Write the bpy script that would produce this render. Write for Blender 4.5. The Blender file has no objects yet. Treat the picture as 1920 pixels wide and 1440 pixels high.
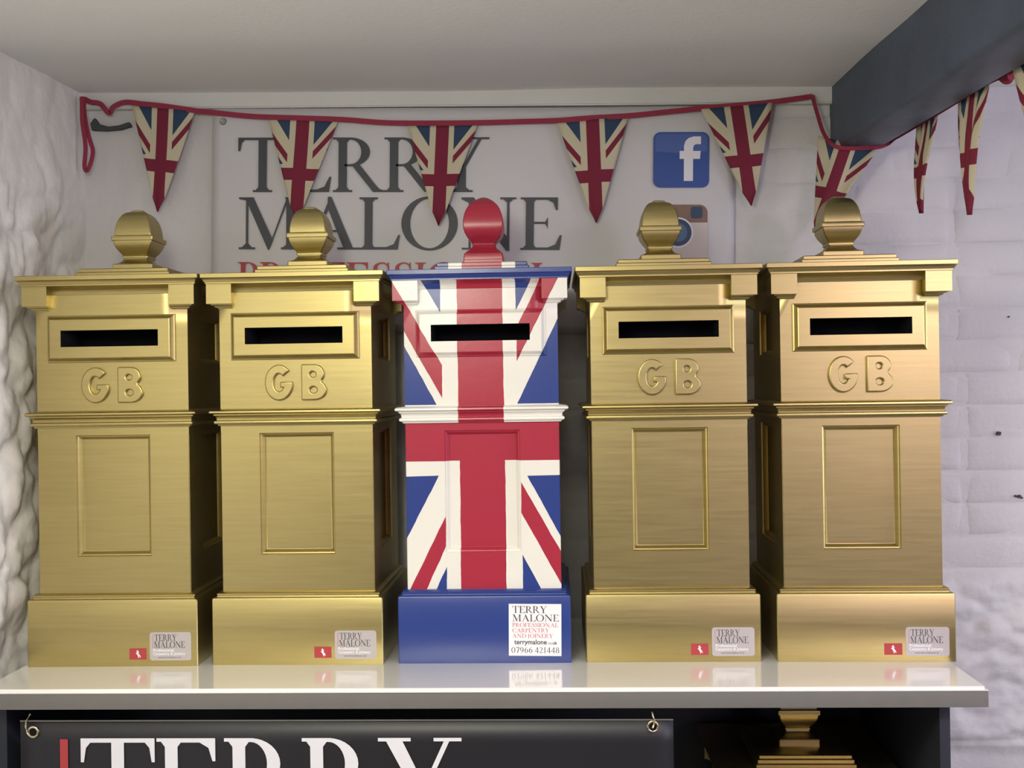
import bpy, bmesh, math, random
from mathutils import Vector, Matrix, noise
from mathutils.geometry import tessellate_polygon

SC = bpy.context.scene
COL = SC.collection

# ------------------------------------------------------------------ camera
cd = bpy.data.cameras.new('camera')
cd.sensor_fit = 'HORIZONTAL'
cd.sensor_width = 36.0
cd.lens = 37.5
cd.clip_start = 0.02
cam = bpy.data.objects.new('camera', cd)
COL.objects.link(cam)
cam.matrix_world = (Matrix.Translation((0, 0, 1.4528)) @ Matrix.Rotation(0.0398, 4, 'Z')
                    @ Matrix.Rotation(math.pi / 2 + 0.0026, 4, 'X') @ Matrix.Rotation(-0.0146, 4, 'Z'))
SC.camera = cam

# ------------------------------------------------------------------ world, lights, exposure
w = bpy.data.worlds.new('world')
SC.world = w
w.use_nodes = True
w.node_tree.nodes['Background'].inputs[0].default_value = (0.80, 0.84, 0.95, 1)
w.node_tree.nodes['Background'].inputs[1].default_value = 0.15


def lamp(name, kind, loc, energy, color, radius=0.1, size=None, target=None):
    d = bpy.data.lights.new(name, kind)
    d.energy = energy
    d.color = color
    if kind == 'POINT':
        d.shadow_soft_size = radius
    if kind == 'AREA':
        d.shape = 'RECTANGLE'
        d.size, d.size_y = size
    o = bpy.data.objects.new(name, d)
    o.location = loc
    if target is not None:
        o.rotation_euler = (Vector(target) - Vector(loc)).to_track_quat('-Z', 'Y').to_euler()
    COL.objects.link(o)
    return o


lamp('ceiling_lamp_warm', 'POINT', (-0.34, 0.55, 1.80), 15.5, (1.0, 0.97, 0.80), 0.12)
lamp('ceiling_batten_warm', 'AREA', (-0.36, 0.66, 1.95), 10.5, (1.0, 0.97, 0.80), size=(0.9, 0.12), target=(-0.36, 0.66, 0.0))
lamp('ceiling_lamp_cool', 'POINT', (1.22, 0.25, 1.80), 10.5, (1.0, 0.74, 1.0), 0.12)
lamp('ceiling_batten_cool', 'AREA', (1.25, 0.60, 1.92), 13, (1.0, 0.92, 0.92), size=(0.9, 0.12), target=(1.25, 0.60, 0.0))
lamp('side_window_light', 'AREA', (3.15, 0.9, 1.35), 28, (0.80, 0.84, 1.0), size=(1.0, 0.9), target=(0.6, 1.6, 1.3))
lamp('rear_violet_fill', 'AREA', (2.0, -2.95, 1.62), 12, (0.82, 0.62, 1.0), size=(1.3, 0.5), target=(1.4, 2.3, 1.55))  # added fill, no window built: puts a violet reflection on the end gold box

vs = SC.view_settings
vs.view_transform = 'Standard'
vs.look = 'None'
vs.exposure = 0.28
vs.gamma = 1.0
vs.use_curve_mapping = False

# ------------------------------------------------------------------ helpers: objects


def mesh_obj(name, bm, mat=None, parent=None, smooth=None):
    me = bpy.data.meshes.new(name)
    if isinstance(bm, tuple):
        me.from_pydata(bm[0], [], bm[1])
    else:
        bm.to_mesh(me)
        bm.free()
    if mat is not None:
        me.materials.append(mat)
    if smooth:
        for p in me.polygons:
            p.use_smooth = True
        if smooth < 180:
            me.set_sharp_from_angle(angle=math.radians(smooth))
    me.update()
    o = bpy.data.objects.new(name, me)
    COL.objects.link(o)
    if parent is not None:
        o.parent = parent
    return o


def empty(name, loc=(0, 0, 0), rz=0.0):
    o = bpy.data.objects.new(name, None)
    o.location = loc
    o.rotation_euler = (0, 0, rz)
    o.empty_display_size = 0.05
    COL.objects.link(o)
    return o


def tag(o, label=None, cat=None, group=None, kind=None):
    for k, v in (('label', label), ('category', cat), ('group', group), ('kind', kind)):
        if v:
            o[k] = v
    return o


def copy_tree(o, parent=None):
    c = o.copy()
    COL.objects.link(c)
    if parent is not None:
        c.parent = parent
    for ch in list(o.children):
        copy_tree(ch, c)
    return c


def add_box(bm, x0, x1, y0, y1, z0, z1):
    v = [bm.verts.new((x, y, z)) for z in (z0, z1) for y in (y0, y1) for x in (x0, x1)]
    for f in ((0, 2, 3, 1), (4, 5, 7, 6), (0, 1, 5, 4), (2, 6, 7, 3), (0, 4, 6, 2), (1, 3, 7, 5)):
        bm.faces.new([v[i] for i in f])
    return v


def box(name, x0, x1, y0, y1, z0, z1, mat, parent=None, bevel=0.0):
    bm = bmesh.new()
    add_box(bm, x0, x1, y0, y1, z0, z1)
    if bevel:
        bmesh.ops.bevel(bm, geom=bm.edges[:], offset=bevel, segments=2, affect='EDGES', profile=0.6)
    return mesh_obj(name, bm, mat, parent, 40 if bevel else None)


def loft(profile, chamfer=0.0012, cx=0.0, cy=0.0, cap_bottom=True, cap_top=True):
    """square-section solid: list of (half width, z)"""
    verts, faces = [], []
    for h, z in profile:
        c = min(chamfer, h * 0.3)
        for x, y in ((h - c, -h), (h, -h + c), (h, h - c), (h - c, h), (-h + c, h), (-h, h - c), (-h, -h + c), (-h + c, -h)):
            verts.append((cx + x, cy + y, z))
    n = 8
    for k in range(len(profile) - 1):
        for i in range(n):
            j = (i + 1) % n
            faces.append((k * n + i, k * n + j, (k + 1) * n + j, (k + 1) * n + i))
    if cap_bottom:
        faces.append(tuple(reversed(range(n))))
    if cap_top:
        b = (len(profile) - 1) * n
        faces.append(tuple(b + i for i in range(n)))
    return verts, faces


def tube(path, r, n=8, closed=False):
    verts, faces = [], []
    P = [Vector(p) for p in path]
    m = len(P)
    up = Vector((0, 0, 1))
    for k in range(m):
        a = P[(k - 1) % m] if (closed or k > 0) else P[k]
        b = P[(k + 1) % m] if (closed or k < m - 1) else P[k]
        t = (b - a).normalized()
        ref = up if abs(t.z) < 0.9 else Vector((0, 1, 0))
        s = t.cross(ref).normalized()
        q = s.cross(t).normalized()
        for i in range(n):
            an = 2 * math.pi * i / n
            verts.append(tuple(P[k] + s * (math.cos(an) * r) + q * (math.sin(an) * r)))
    for k in range(m if closed else m - 1):
        for i in range(n):
            j = (i + 1) % n
            k2 = (k + 1) % m
            faces.append((k * n + i, k * n + j, k2 * n + j, k2 * n + i))
    if not closed:
        faces.append(tuple(range(n)))
        faces.append(tuple((m - 1) * n + i for i in reversed(range(n))))
    return verts, faces


def rounded_rect(w, h, r, n=6):
    pts = []
    for cx, cy, a0 in ((w / 2 - r, h / 2 - r, 0), (-w / 2 + r, h / 2 - r, 90), (-w / 2 + r, -h / 2 + r, 180), (w / 2 - r, -h / 2 + r, 270)):
        for i in range(n + 1):
            a = math.radians(a0 + 90 * i / n)
            pts.append((cx + r * math.cos(a), cy + r * math.sin(a)))
    return pts


# ------------------------------------------------------------------ helpers: materials


def new_mat(name):
    m = bpy.data.materials.new(name)
    m.use_nodes = True
    return m, m.node_tree, m.node_tree.nodes['Principled BSDF']


def N(nt, typ, **kw):
    n = nt.nodes.new(typ)
    for k, v in kw.items():
        setattr(n, k, v)
    return n


def plain(name, col, rough=0.5, metal=0.0, noise_amt=0.06, scale=25, bump=0.0, bscale=80, spec=None, coat=0.0, ior=None):
    m, nt, b = new_mat(name)
    tc = N(nt, 'ShaderNodeTexCoord')
    no = N(nt, 'ShaderNodeTexNoise')
    no.inputs['Scale'].default_value = scale
    no.inputs['Detail'].default_value = 4
    nt.links.new(tc.outputs['Object'], no.inputs['Vector'])
    mx = N(nt, 'ShaderNodeMix', data_type='RGBA')
    mx.inputs[6].default_value = (*[c * (1 - noise_amt) for c in col], 1)
    mx.inputs[7].default_value = (*[min(1, c * (1 + noise_amt)) for c in col], 1)
    nt.links.new(no.outputs['Fac'], mx.inputs[0])
    nt.links.new(mx.outputs[2], b.inputs['Base Color'])
    b.inputs['Roughness'].default_value = rough
    b.inputs['Metallic'].default_value = metal
    if spec is not None:
        b.inputs['Specular IOR Level'].default_value = spec
    if ior:
        b.inputs['IOR'].default_value = ior
        b.inputs['Coat IOR'].default_value = ior
    if coat:
        b.inputs['Coat Weight'].default_value = coat
        b.inputs['Coat Roughness'].default_value = 0.12
    if bump:
        n2 = N(nt, 'ShaderNodeTexNoise')
        n2.inputs['Scale'].default_value = bscale
        n2.inputs['Detail'].default_value = 6
        nt.links.new(tc.outputs['Object'], n2.inputs['Vector'])
        bp = N(nt, 'ShaderNodeBump')
        bp.inputs['Strength'].default_value = bump
        bp.inputs['Distance'].default_value = 0.004
        nt.links.new(n2.outputs['Fac'], bp.inputs['Height'])
        nt.links.new(bp.outputs['Normal'], b.inputs['Normal'])
    return m


def gold_paint():
    m, nt, b = new_mat('gold_paint')
    tc = N(nt, 'ShaderNodeTexCoord')
    mp = N(nt, 'ShaderNodeMapping')
    mp.inputs['Scale'].default_value = (3, 3, 60)
    nt.links.new(tc.outputs['Object'], mp.inputs['Vector'])
    br = N(nt, 'ShaderNodeTexNoise')
    br.inputs['Scale'].default_value = 3.0
    br.inputs['Detail'].default_value = 5
    nt.links.new(mp.outputs['Vector'], br.inputs['Vector'])
    ramp = N(nt, 'ShaderNodeMix', data_type='RGBA')
    ramp.inputs[6].default_value = (0.425, 0.345, 0.140, 1)
    ramp.inputs[7].default_value = (0.52, 0.435, 0.192, 1)
    nt.links.new(br.outputs['Fac'], ramp.inputs[0])
    nt.links.new(ramp.outputs[2], b.inputs['Base Color'])
    b.inputs['Metallic'].default_value = 1.0
    mr = N(nt, 'ShaderNodeMapRange')
    mr.inputs['To Min'].default_value = 0.33
    mr.inputs['To Max'].default_value = 0.43
    nt.links.new(br.outputs['Fac'], mr.inputs['Value'])
    nt.links.new(mr.outputs[0], b.inputs['Roughness'])
    bp = N(nt, 'ShaderNodeBump')
    bp.inputs['Strength'].default_value = 0.06
    bp.inputs['Distance'].default_value = 0.001
    nt.links.new(br.outputs['Fac'], bp.inputs['Height'])
    nt.links.new(bp.outputs['Normal'], b.inputs['Normal'])
    return m


def poly_mask(nt, u, v, pts):
    """1 inside the convex polygon pts (in u,v), 0 outside"""
    area = sum(pts[i][0] * pts[(i + 1) % len(pts)][1] - pts[(i + 1) % len(pts)][0] * pts[i][1] for i in range(len(pts)))
    if area < 0:
        pts = pts[::-1]
    cur = None
    for i in range(len(pts)):
        (x0, y0), (x1, y1) = pts[i], pts[(i + 1) % len(pts)]
        a, b_ = -(y1 - y0), (x1 - x0)
        L = math.hypot(a, b_) or 1
        a, b_ = a / L, b_ / L
        m1 = N(nt, 'ShaderNodeMath', operation='MULTIPLY_ADD')
        nt.links.new(u, m1.inputs[0])
        m1.inputs[1].default_value = a
        m1.inputs[2].default_value = -(a * x0 + b_ * y0)
        m2 = N(nt, 'ShaderNodeMath', operation='MULTIPLY_ADD')
        nt.links.new(v, m2.inputs[0])
        m2.inputs[1].default_value = b_
        nt.links.new(m1.outputs[0], m2.inputs[2])
        if cur is None:
            cur = m2.outputs[0]
        else:
            mn = N(nt, 'ShaderNodeMath', operation='MINIMUM')
            nt.links.new(cur, mn.inputs[0])
            nt.links.new(m2.outputs[0], mn.inputs[1])
            cur = mn.outputs[0]
    g = N(nt, 'ShaderNodeMath', operation='GREATER_THAN')
    nt.links.new(cur, g.inputs[0])
    g.inputs[1].default_value = 0.0
    return g.outputs[0]


def rect(x0, x1, y0, y1):
    return [(x0, y0), (x1, y0), (x1, y1), (x0, y1)]


def paint_layers(nt, u, v, base, layers):
    col = None
    prev = N(nt, 'ShaderNodeRGB')
    prev.outputs[0].default_value = (*base, 1)
    col = prev.outputs[0]
    for c, pts in layers:
        mk = poly_mask(nt, u, v, pts)
        mx = N(nt, 'ShaderNodeMix', data_type='RGBA')
        nt.links.new(mk, mx.inputs[0])
        nt.links.new(col, mx.inputs[6])
        mx.inputs[7].default_value = (*c, 1)
        col = mx.outputs[2]
    return col


def flag_paint():
    m, nt, b = new_mat('union_flag_gloss_paint')
    R_, Wh, B_ = (0.39, 0.026, 0.052), (0.80, 0.785, 0.71), (0.025, 0.050, 0.23)
    tc = N(nt, 'ShaderNodeTexCoord')
    ge = N(nt, 'ShaderNodeNewGeometry')
    vt = N(nt, 'ShaderNodeVectorTransform', vector_type='NORMAL', convert_from='WORLD', convert_to='OBJECT')
    nt.links.new(ge.outputs['True Normal'], vt.inputs[0])
    sn = N(nt, 'ShaderNodeSeparateXYZ')
    nt.links.new(vt.outputs[0], sn.inputs[0])
    ab = N(nt, 'ShaderNodeMath', operation='ABSOLUTE')
    nt.links.new(sn.outputs['X'], ab.inputs[0])
    gt = N(nt, 'ShaderNodeMath', operation='GREATER_THAN')
    nt.links.new(ab.outputs[0], gt.inputs[0])
    gt.inputs[1].default_value = 0.9
    so = N(nt, 'ShaderNodeSeparateXYZ')
    nt.links.new(tc.outputs['Object'], so.inputs[0])
    wob = N(nt, 'ShaderNodeTexNoise')
    wob.inputs['Scale'].default_value = 35
    nt.links.new(tc.outputs['Object'], wob.inputs['Vector'])
    ax = N(nt, 'ShaderNodeMath', operation='ABSOLUTE')
    nt.links.new(so.outputs['X'], ax.inputs[0])
    ox = N(nt, 'ShaderNodeMath', operation='GREATER_THAN')
    nt.links.new(ax.outputs[0], ox.inputs[0])
    ox.inputs[1].default_value = 0.125
    on_side = N(nt, 'ShaderNodeMath', operation='MULTIPLY')
    nt.links.new(gt.outputs[0], on_side.inputs[0])
    nt.links.new(ox.outputs[0], on_side.inputs[1])
    um = N(nt, 'ShaderNodeMix', data_type='FLOAT')
    nt.links.new(on_side.outputs[0], um.inputs[0])
    nt.links.new(so.outputs['X'], um.inputs[2])
    nt.links.new(so.outputs['Y'], um.inputs[3])
    wu = N(nt, 'ShaderNodeMath', operation='MULTIPLY_ADD')
    nt.links.new(wob.outputs['Fac'], wu.inputs[0])
    wu.inputs[1].default_value = 0.003
    wu.inputs[2].default_value = -0.0015
    uu = N(nt, 'ShaderNodeMath', operation='ADD')
    nt.links.new(um.outputs[0], uu.inputs[0])
    nt.links.new(wu.outputs[0], uu.inputs[1])
    u, v = uu.outputs[0], so.outputs['Z']
    Ls = [
        (B_, [(-0.1127, 0.7152), (-0.0742, 0.7152), (-0.0747, 0.6506)]),
        (R_, [(-0.1649, 0.7127), (-0.0728, 0.552), (-0.0737, 0.490), (-0.1453, 0.6189), (-0.185, 0.69)]),
        (B_, [(-0.16, 0.6195), (-0.0841, 0.4782), (-0.16, 0.4782)]),
        (B_, [(0.0650, 0.7152), (0.0983, 0.7152), (0.0665, 0.6518)]),
        (R_, [(0.1136, 0.7140), (0.1475, 0.7140), (0.0667, 0.5568), (0.0676, 0.619)]),
        (B_, [(0.152, 0.653), (0.16, 0.4782), (0.0663, 0.4782)]),
        (B_, [(-0.145, 0.3448), (-0.0818, 0.346), (-0.145, 0.2263)]),
        (R_, [(-0.0701, 0.2703), (-0.0703, 0.2137), (-0.1089, 0.1314), (-0.1402, 0.1314)]),
        (B_, [(-0.0693, 0.1759), (-0.0699, 0.1312), (-0.0909, 0.1312)]),
        (B_, [(0.0829, 0.344), (0.146, 0.3448), (0.146, 0.2264)]),
        (R_, [(0.0716, 0.3323), (0.146, 0.1986), (0.146, 0.1375), (0.0708, 0.2753)]),
        (B_, [(0.0725, 0.1976), (0.1074, 0.1308), (0.0716, 0.1308)]),
        (R_, rect(-0.2, 0.2, 0.3727, 0.4445)),
        (R_, rect(-0.0435, 0.0415, 0.10, 0.7095)),
        (B_, rect(-0.3, 0.3, 0.7095, 0.7288)),
        (B_, rect(-0.3, -0.064, 0.7288, 0.7535)),
        (B_, rect(0.064, 0.3, 0.7288, 0.7535)),
        (R_, rect(-0.0385, 0.0385, 0.7288, 0.7535)),
        (R_, rect(-0.3, 0.3, 0.7505, 0.95)),
        (B_, rect(-0.3, 0.3, -0.1, 0.1345)),
    ]
    col = paint_layers(nt, u, v, Wh, Ls)
    nt.links.new(col, b.inputs['Base Color'])
    b.inputs['Roughness'].default_value = 0.28
    bp = N(nt, 'ShaderNodeBump')
    bp.inputs['Strength'].default_value = 0.08
    bp.inputs['Distance'].default_value = 0.002
    n2 = N(nt, 'ShaderNodeTexNoise')
    n2.inputs['Scale'].default_value = 60
    nt.links.new(tc.outputs['Object'], n2.inputs['Vector'])
    nt.links.new(n2.outputs['Fac'], bp.inputs['Height'])
    nt.links.new(bp.outputs['Normal'], b.inputs['Normal'])
    return m


def pennant_cloth():
    m, nt, b = new_mat('pennant_cotton_print')
    R_, Wh, B_ = (0.20, 0.028, 0.052), (0.58, 0.53, 0.38), (0.040, 0.068, 0.125)
    uvn = N(nt, 'ShaderNodeUVMap', uv_map='print')
    so = N(nt, 'ShaderNodeSeparateXYZ')
    nt.links.new(uvn.outputs[0], so.inputs[0])
    u, v = so.outputs['X'], so.outputs['Y']
    Ls = [
        (B_, [(-0.80, -0.05), (-0.36, -0.05), (-0.355, 0.19)]),
        (B_, [(0.33, -0.05), (0.90, -0.05), (0.335, 0.225)]),
        (R_, [(-1.15, -0.02), (-0.37, 0.335), (-0.37, 0.42), (-1.15, 0.06)]),
        (R_, [(1.12, -0.05), (1.12, 0.02), (0.33, 0.37), (0.33, 0.29)]),
        (B_, [(-0.75, 0.31), (-0.48, 0.435), (-0.80, 0.435)]),
        (B_, [(0.75, 0.30), (0.80, 0.42), (0.60, 0.40)]),
        (R_, rect(-2, 2, 0.475, 0.60)),
        (R_, rect(-0.185, 0.185, -0.1, 1.1)),
        (R_, rect(-2, 2, 0.86, 1.1)),
    ]
    nt.links.new(paint_layers(nt, u, v, Wh, Ls), b.inputs['Base Color'])
    b.inputs['Roughness'].default_value = 0.9
    b.inputs['Specular IOR Level'].default_value = 0.15
    wv = N(nt, 'ShaderNodeTexNoise')
    wv.inputs['Scale'].default_value = 400
    bp = N(nt, 'ShaderNodeBump')
    bp.inputs['Strength'].default_value = 0.15
    bp.inputs['Distance'].default_value = 0.001
    nt.links.new(wv.outputs['Fac'], bp.inputs['Height'])
    nt.links.new(bp.outputs['Normal'], b.inputs['Normal'])
    return m


M = {
    'gold': gold_paint(),
    'flag': flag_paint(),
    'pennant': pennant_cloth(),
    'tape': plain('crimson_bias_tape', (0.29, 0.030, 0.062), 0.85, noise_amt=0.2, scale=120, bump=0.2, bscale=300),
    'wall': plain('white_masonry_paint', (0.66, 0.65, 0.65), 0.62, noise_amt=0.05, scale=6, bump=0.35, bscale=70),
    'stone': plain('white_painted_rubble', (0.86, 0.84, 0.81), 0.55, noise_amt=0.07, scale=9, bump=0.5, bscale=60),
    'ceiling': plain('off_white_ceiling_paint', (0.86, 0.87, 0.86), 0.8, noise_amt=0.04, scale=4, bump=0.15, bscale=90),
    'trim': plain('white_timber_paint', (0.68, 0.68, 0.66), 0.6, noise_amt=0.05, scale=8, bump=0.2, bscale=50),
    'beam': plain('dark_blue_grey_beam_paint', (0.060, 0.080, 0.118), 0.5, noise_amt=0.35, scale=12, bump=0.6, bscale=35),
    'floor': plain('mid_grey_floor', (0.17, 0.165, 0.16), 0.6, noise_amt=0.2, scale=5),
    'gloss': plain('white_gloss_laminate', (0.90, 0.89, 0.85), 0.10, noise_amt=0.01, coat=1.0, ior=1.8),
    'edge': plain('taupe_edge_banding', (0.17, 0.165, 0.15), 0.35, noise_amt=0.08, scale=30),
    'dark': plain('near_black_board', (0.018, 0.021, 0.030), 0.45, noise_amt=0.2, scale=10),
    'vinyl_white': plain('white_banner_vinyl', (0.60, 0.595, 0.61), 0.45, noise_amt=0.015, scale=3, bump=0.1, bscale=6),
    'vinyl_black': plain('black_banner_vinyl', (0.012, 0.012, 0.015), 0.45, noise_amt=0.2, scale=4),
    'ink': plain('charcoal_print', (0.050, 0.054, 0.064), 0.5, noise_amt=0.05),
    'ink_red': plain('red_print', (0.42, 0.045, 0.05), 0.5, noise_amt=0.05),
    'ink_pink': plain('thin_red_print', (0.55, 0.12, 0.12), 0.5, noise_amt=0.05),
    'ink_white': plain('white_print', (0.78, 0.78, 0.82), 0.5, noise_amt=0.02),
    'ink_blue': plain('deep_blue_print', (0.035, 0.085, 0.32), 0.35, noise_amt=0.02),
    'ink_blue_light': plain('lighter_blue_print', (0.075, 0.13, 0.38), 0.35, noise_amt=0.02),
    'ink_brown': plain('leather_brown_print', (0.22, 0.13, 0.09), 0.5, noise_amt=0.15, scale=60),
    'ink_cream': plain('cream_print', (0.62, 0.57, 0.52), 0.5, noise_amt=0.03),
    'ink_lens': plain('dark_lens_print', (0.03, 0.065, 0.12), 0.3, noise_amt=0.1),
    'ink_lens_mid': plain('blue_lens_print', (0.08, 0.16, 0.27), 0.3, noise_amt=0.1),
    'foil': plain('silver_grey_sticker_foil', (0.50, 0.46, 0.46), 0.4, metal=0.15, noise_amt=0.03),
    'paper': plain('white_sticker_paper', (0.86, 0.84, 0.86), 0.5, noise_amt=0.01),
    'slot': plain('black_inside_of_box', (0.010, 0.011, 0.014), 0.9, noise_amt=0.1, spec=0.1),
    'brass': plain('brass_eyelet', (0.75, 0.66, 0.42), 0.22, metal=1.0, noise_amt=0.03),
    'steel': plain('zinc_screw', (0.42, 0.41, 0.40), 0.35, metal=1.0, noise_amt=0.1),
    'dirt': plain('dark_chipped_hole', (0.065, 0.072, 0.075), 0.9, noise_amt=0.4, scale=90),
}

# ------------------------------------------------------------------ lettering (a hand-drawn serif alphabet, cap height 1)


def arc_band(cx, cy, ro, ri, a0, a1, n=20):
    out = []
    for i in range(n):
        t0 = math.radians(a0 + (a1 - a0) * i / n)
        t1 = math.radians(a0 + (a1 - a0) * (i + 1) / n)
        out.append([(cx + ro[0] * math.cos(t0), cy + ro[1] * math.sin(t0)), (cx + ro[0] * math.cos(t1), cy + ro[1] * math.sin(t1)),
                    (cx + ri[0] * math.cos(t1), cy + ri[1] * math.sin(t1)), (cx + ri[0] * math.cos(t0), cy + ri[1] * math.sin(t0))])
    return out


def stroke(pts, n=6):
    """variable-width stroke through (x, y, width), Catmull-Rom"""
    S = []
    for i in range(len(pts) - 1):
        p0, p1, p2, p3 = pts[max(0, i - 1)], pts[i], pts[i + 1], pts[min(len(pts) - 1, i + 2)]
        for k in range(n):
            t = k / n
            S.append([0.5 * (2 * p1[j] + (p2[j] - p0[j]) * t + (2 * p0[j] - 5 * p1[j] + 4 * p2[j] - p3[j]) * t * t
                             + (3 * p1[j] - p0[j] - 3 * p2[j] + p3[j]) * t ** 3) for j in range(3)])
    S.append(list(pts[-1]))
    L, R = [], []
    for i, s in enumerate(S):
        a, b = S[max(0, i - 1)], S[min(len(S) - 1, i + 1)]
        dx, dy = b[0] - a[0], b[1] - a[1]
        d = math.hypot(dx, dy) or 1
        nx, ny = -dy / d * s[2] / 2, dx / d * s[2] / 2
        L.append((s[0] + nx, s[1] + ny))
        R.append((s[0] - nx, s[1] - ny))
    return [[L[i], R[i], R[i + 1], L[i + 1]] for i in range(len(S) - 1)]


def rc(x0, y0, x1, y1):
    return [(x0, y0), (x1, y0), (x1, y1), (x0, y1)]


SF = 0.036


def stem(x0, x1, top=True, bot=True, s=0.085):
    o = [rc(x0, 0, x1, 1)]
    if top:
        o += [rc(x0 - s, 1 - SF, x1 + s, 1), [(x0 - 0.04, 1 - SF), (x0, 1 - SF), (x0, 1 - 0.09)], [(x1, 1 - SF), (x1 + 0.04, 1 - SF), (x1, 1 - 0.09)]]
    if bot:
        o += [rc(x0 - s, 0, x1 + s, SF), [(x0 - 0.04, SF), (x0, SF), (x0, 0.09)], [(x1, SF), (x1 + 0.04, SF), (x1, 0.09)]]
    return o


G = {}
G['T'] = (0.76, stem(0.315, 0.445, top=False) + [rc(0.02, 1 - 0.045, 0.74, 1), [(0, 1.0), (0.10, 1.0), (0.10, 0.955), (0.055, 0.90), (0.032, 0.75), (0, 0.75)],
                                                 [(0.76, 1.0), (0.66, 1.0), (0.66, 0.955), (0.705, 0.90), (0.728, 0.75), (0.76, 0.75)]])
topbeak = [(0.60, 1.0), (0.44, 1.0), (0.44, 0.955), (0.53, 0.90), (0.57, 0.76), (0.60, 0.76)]
botbeak = [(0.63, 0.0), (0.44, 0.0), (0.44, 0.045), (0.56, 0.10), (0.635, 0.28), (0.665, 0.28)]
G['E'] = (0.67, stem(0.085, 0.215) + [rc(0.2, 0.955, 0.56, 1), topbeak, rc(0.2, 0.495, 0.43, 0.535), [(0.40, 0.53), (0.44, 0.63), (0.44, 0.40), (0.40, 0.50)],
                                      rc(0.2, 0, 0.58, 0.045), botbeak])
G['F'] = (0.62, stem(0.085, 0.215) + [rc(0.2, 0.955, 0.56, 1), topbeak, rc(0.2, 0.475, 0.43, 0.515), [(0.40, 0.51), (0.44, 0.61), (0.44, 0.38), (0.40, 0.48)]])
G['L'] = (0.65, stem(0.085, 0.215) + [rc(0.2, 0, 0.56, 0.045), botbeak])
G['I'] = (0.30, stem(0.085, 0.215))
bowl = arc_band(0.27, 0.735, (0.30, 0.265), (0.165, 0.225), -90, 90, 16) + [rc(0.18, 0.96, 0.28, 1), rc(0.18, 0.47, 0.28, 0.51)]
G['P'] = (0.60, stem(0.085, 0.215) + bowl)
G['R'] = (0.77, stem(0.085, 0.215) + bowl + [[(0.29, 0.49), (0.41, 0.505), (0.66, 0.13), (0.72, 0.055), (0.79, 0.03), (0.79, 0.0), (0.62, 0.0)]])
G['Y'] = (0.80, [rc(0.335, 0, 0.465, 0.46), rc(0.23, 0, 0.57, SF), [(0.28, SF), (0.335, SF), (0.335, 0.09)], [(0.465, SF), (0.52, SF), (0.465, 0.09)],
                 [(0.06, 0.97), (0.225, 0.97), (0.465, 0.46), (0.40, 0.40), (0.335, 0.44)], [(0.645, 0.97), (0.70, 0.97), (0.465, 0.46), (0.43, 0.50)],
                 rc(-0.02, 1 - SF, 0.31, 1), rc(0.54, 1 - SF, 0.82, 1)])
G['M'] = (1.06, [rc(0.135, 0, 0.175, 0.98), rc(0.02, 0, 0.29, SF), [(0.07, SF), (0.135, SF), (0.135, 0.11)], [(0.175, SF), (0.24, SF), (0.175, 0.11)],
                 [(0.02, 1), (0.26, 1), (0.585, 0.17), (0.52, -0.01), (0.50, -0.01), (0.14, 0.94), (0.02, 0.965)],
                 [(0.50, -0.01), (0.545, 0.06), (0.835, 0.97), (0.80, 0.97)], rc(0.80, 0, 0.935, 1), rc(0.715, 0, 1.03, SF), rc(0.78, 1 - SF, 1.03, 1),
                 [(0.75, SF), (0.80, SF), (0.80, 0.09)], [(0.935, SF), (0.985, SF), (0.935, 0.09)]])
G['A'] = (0.90, [[(0.10, 0.02), (0.15, 0.02), (0.44, 0.86), (0.42, 0.96)], [(0.40, 1.01), (0.46, 1.01), (0.82, 0.02), (0.665, 0.02), (0.395, 0.80)],
                 rc(0.24, 0.335, 0.60, 0.372), rc(-0.01, 0, 0.27, SF), rc(0.56, 0, 0.93, SF)])
G['O'] = (0.95, arc_band(0.475, 0.5, (0.46, 0.52), (0.315, 0.475), 0, 360, 40))
G['N'] = (0.96, [rc(0.14, 0, 0.18, 0.97), rc(0.03, 0, 0.29, SF), [(0.02, 1), (0.22, 1), (0.80, 0.20), (0.80, -0.02), (0.755, -0.02), (0.14, 0.90), (0.02, 0.965)],
                 rc(0.76, 0.0, 0.80, 1), rc(0.65, 1 - SF, 0.91, 1), [(0.70, 1 - SF), (0.76, 1 - SF), (0.76, 0.90)], [(0.80, 1 - SF), (0.86, 1 - SF), (0.80, 0.90)]])
G['D'] = (0.87, stem(0.085, 0.215) + arc_band(0.29, 0.5, (0.54, 0.50), (0.395, 0.458), -90, 90, 24) + [rc(0.2, 0.958, 0.3, 1), rc(0.2, 0, 0.3, 0.042)])
G['C'] = (0.84, arc_band(0.47, 0.5, (0.45, 0.52), (0.305, 0.475), 48, 312, 30) + [[(0.73, 0.98), (0.755, 0.98), (0.77, 0.70), (0.745, 0.70), (0.68, 0.86)],
                                                                                 [(0.66, 0.13), (0.76, 0.28), (0.785, 0.26), (0.75, 0.10), (0.72, 0.06)]])
G['S'] = (0.58, stroke([(0.46, 0.86, 0.03), (0.38, 0.965, 0.045), (0.24, 0.975, 0.05), (0.12, 0.87, 0.10), (0.13, 0.70, 0.13), (0.28, 0.56, 0.145), (0.43, 0.42, 0.14),
                        (0.49, 0.25, 0.12), (0.42, 0.08, 0.075), (0.26, 0.02, 0.05), (0.12, 0.06, 0.045), (0.05, 0.22, 0.03)])
          + [[(0.455, 1.0), (0.485, 1.0), (0.495, 0.72), (0.47, 0.72), (0.43, 0.88)], [(0.03, 0.0), (0.06, 0.0), (0.10, 0.10), (0.05, 0.30), (0.02, 0.30)]])
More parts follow.
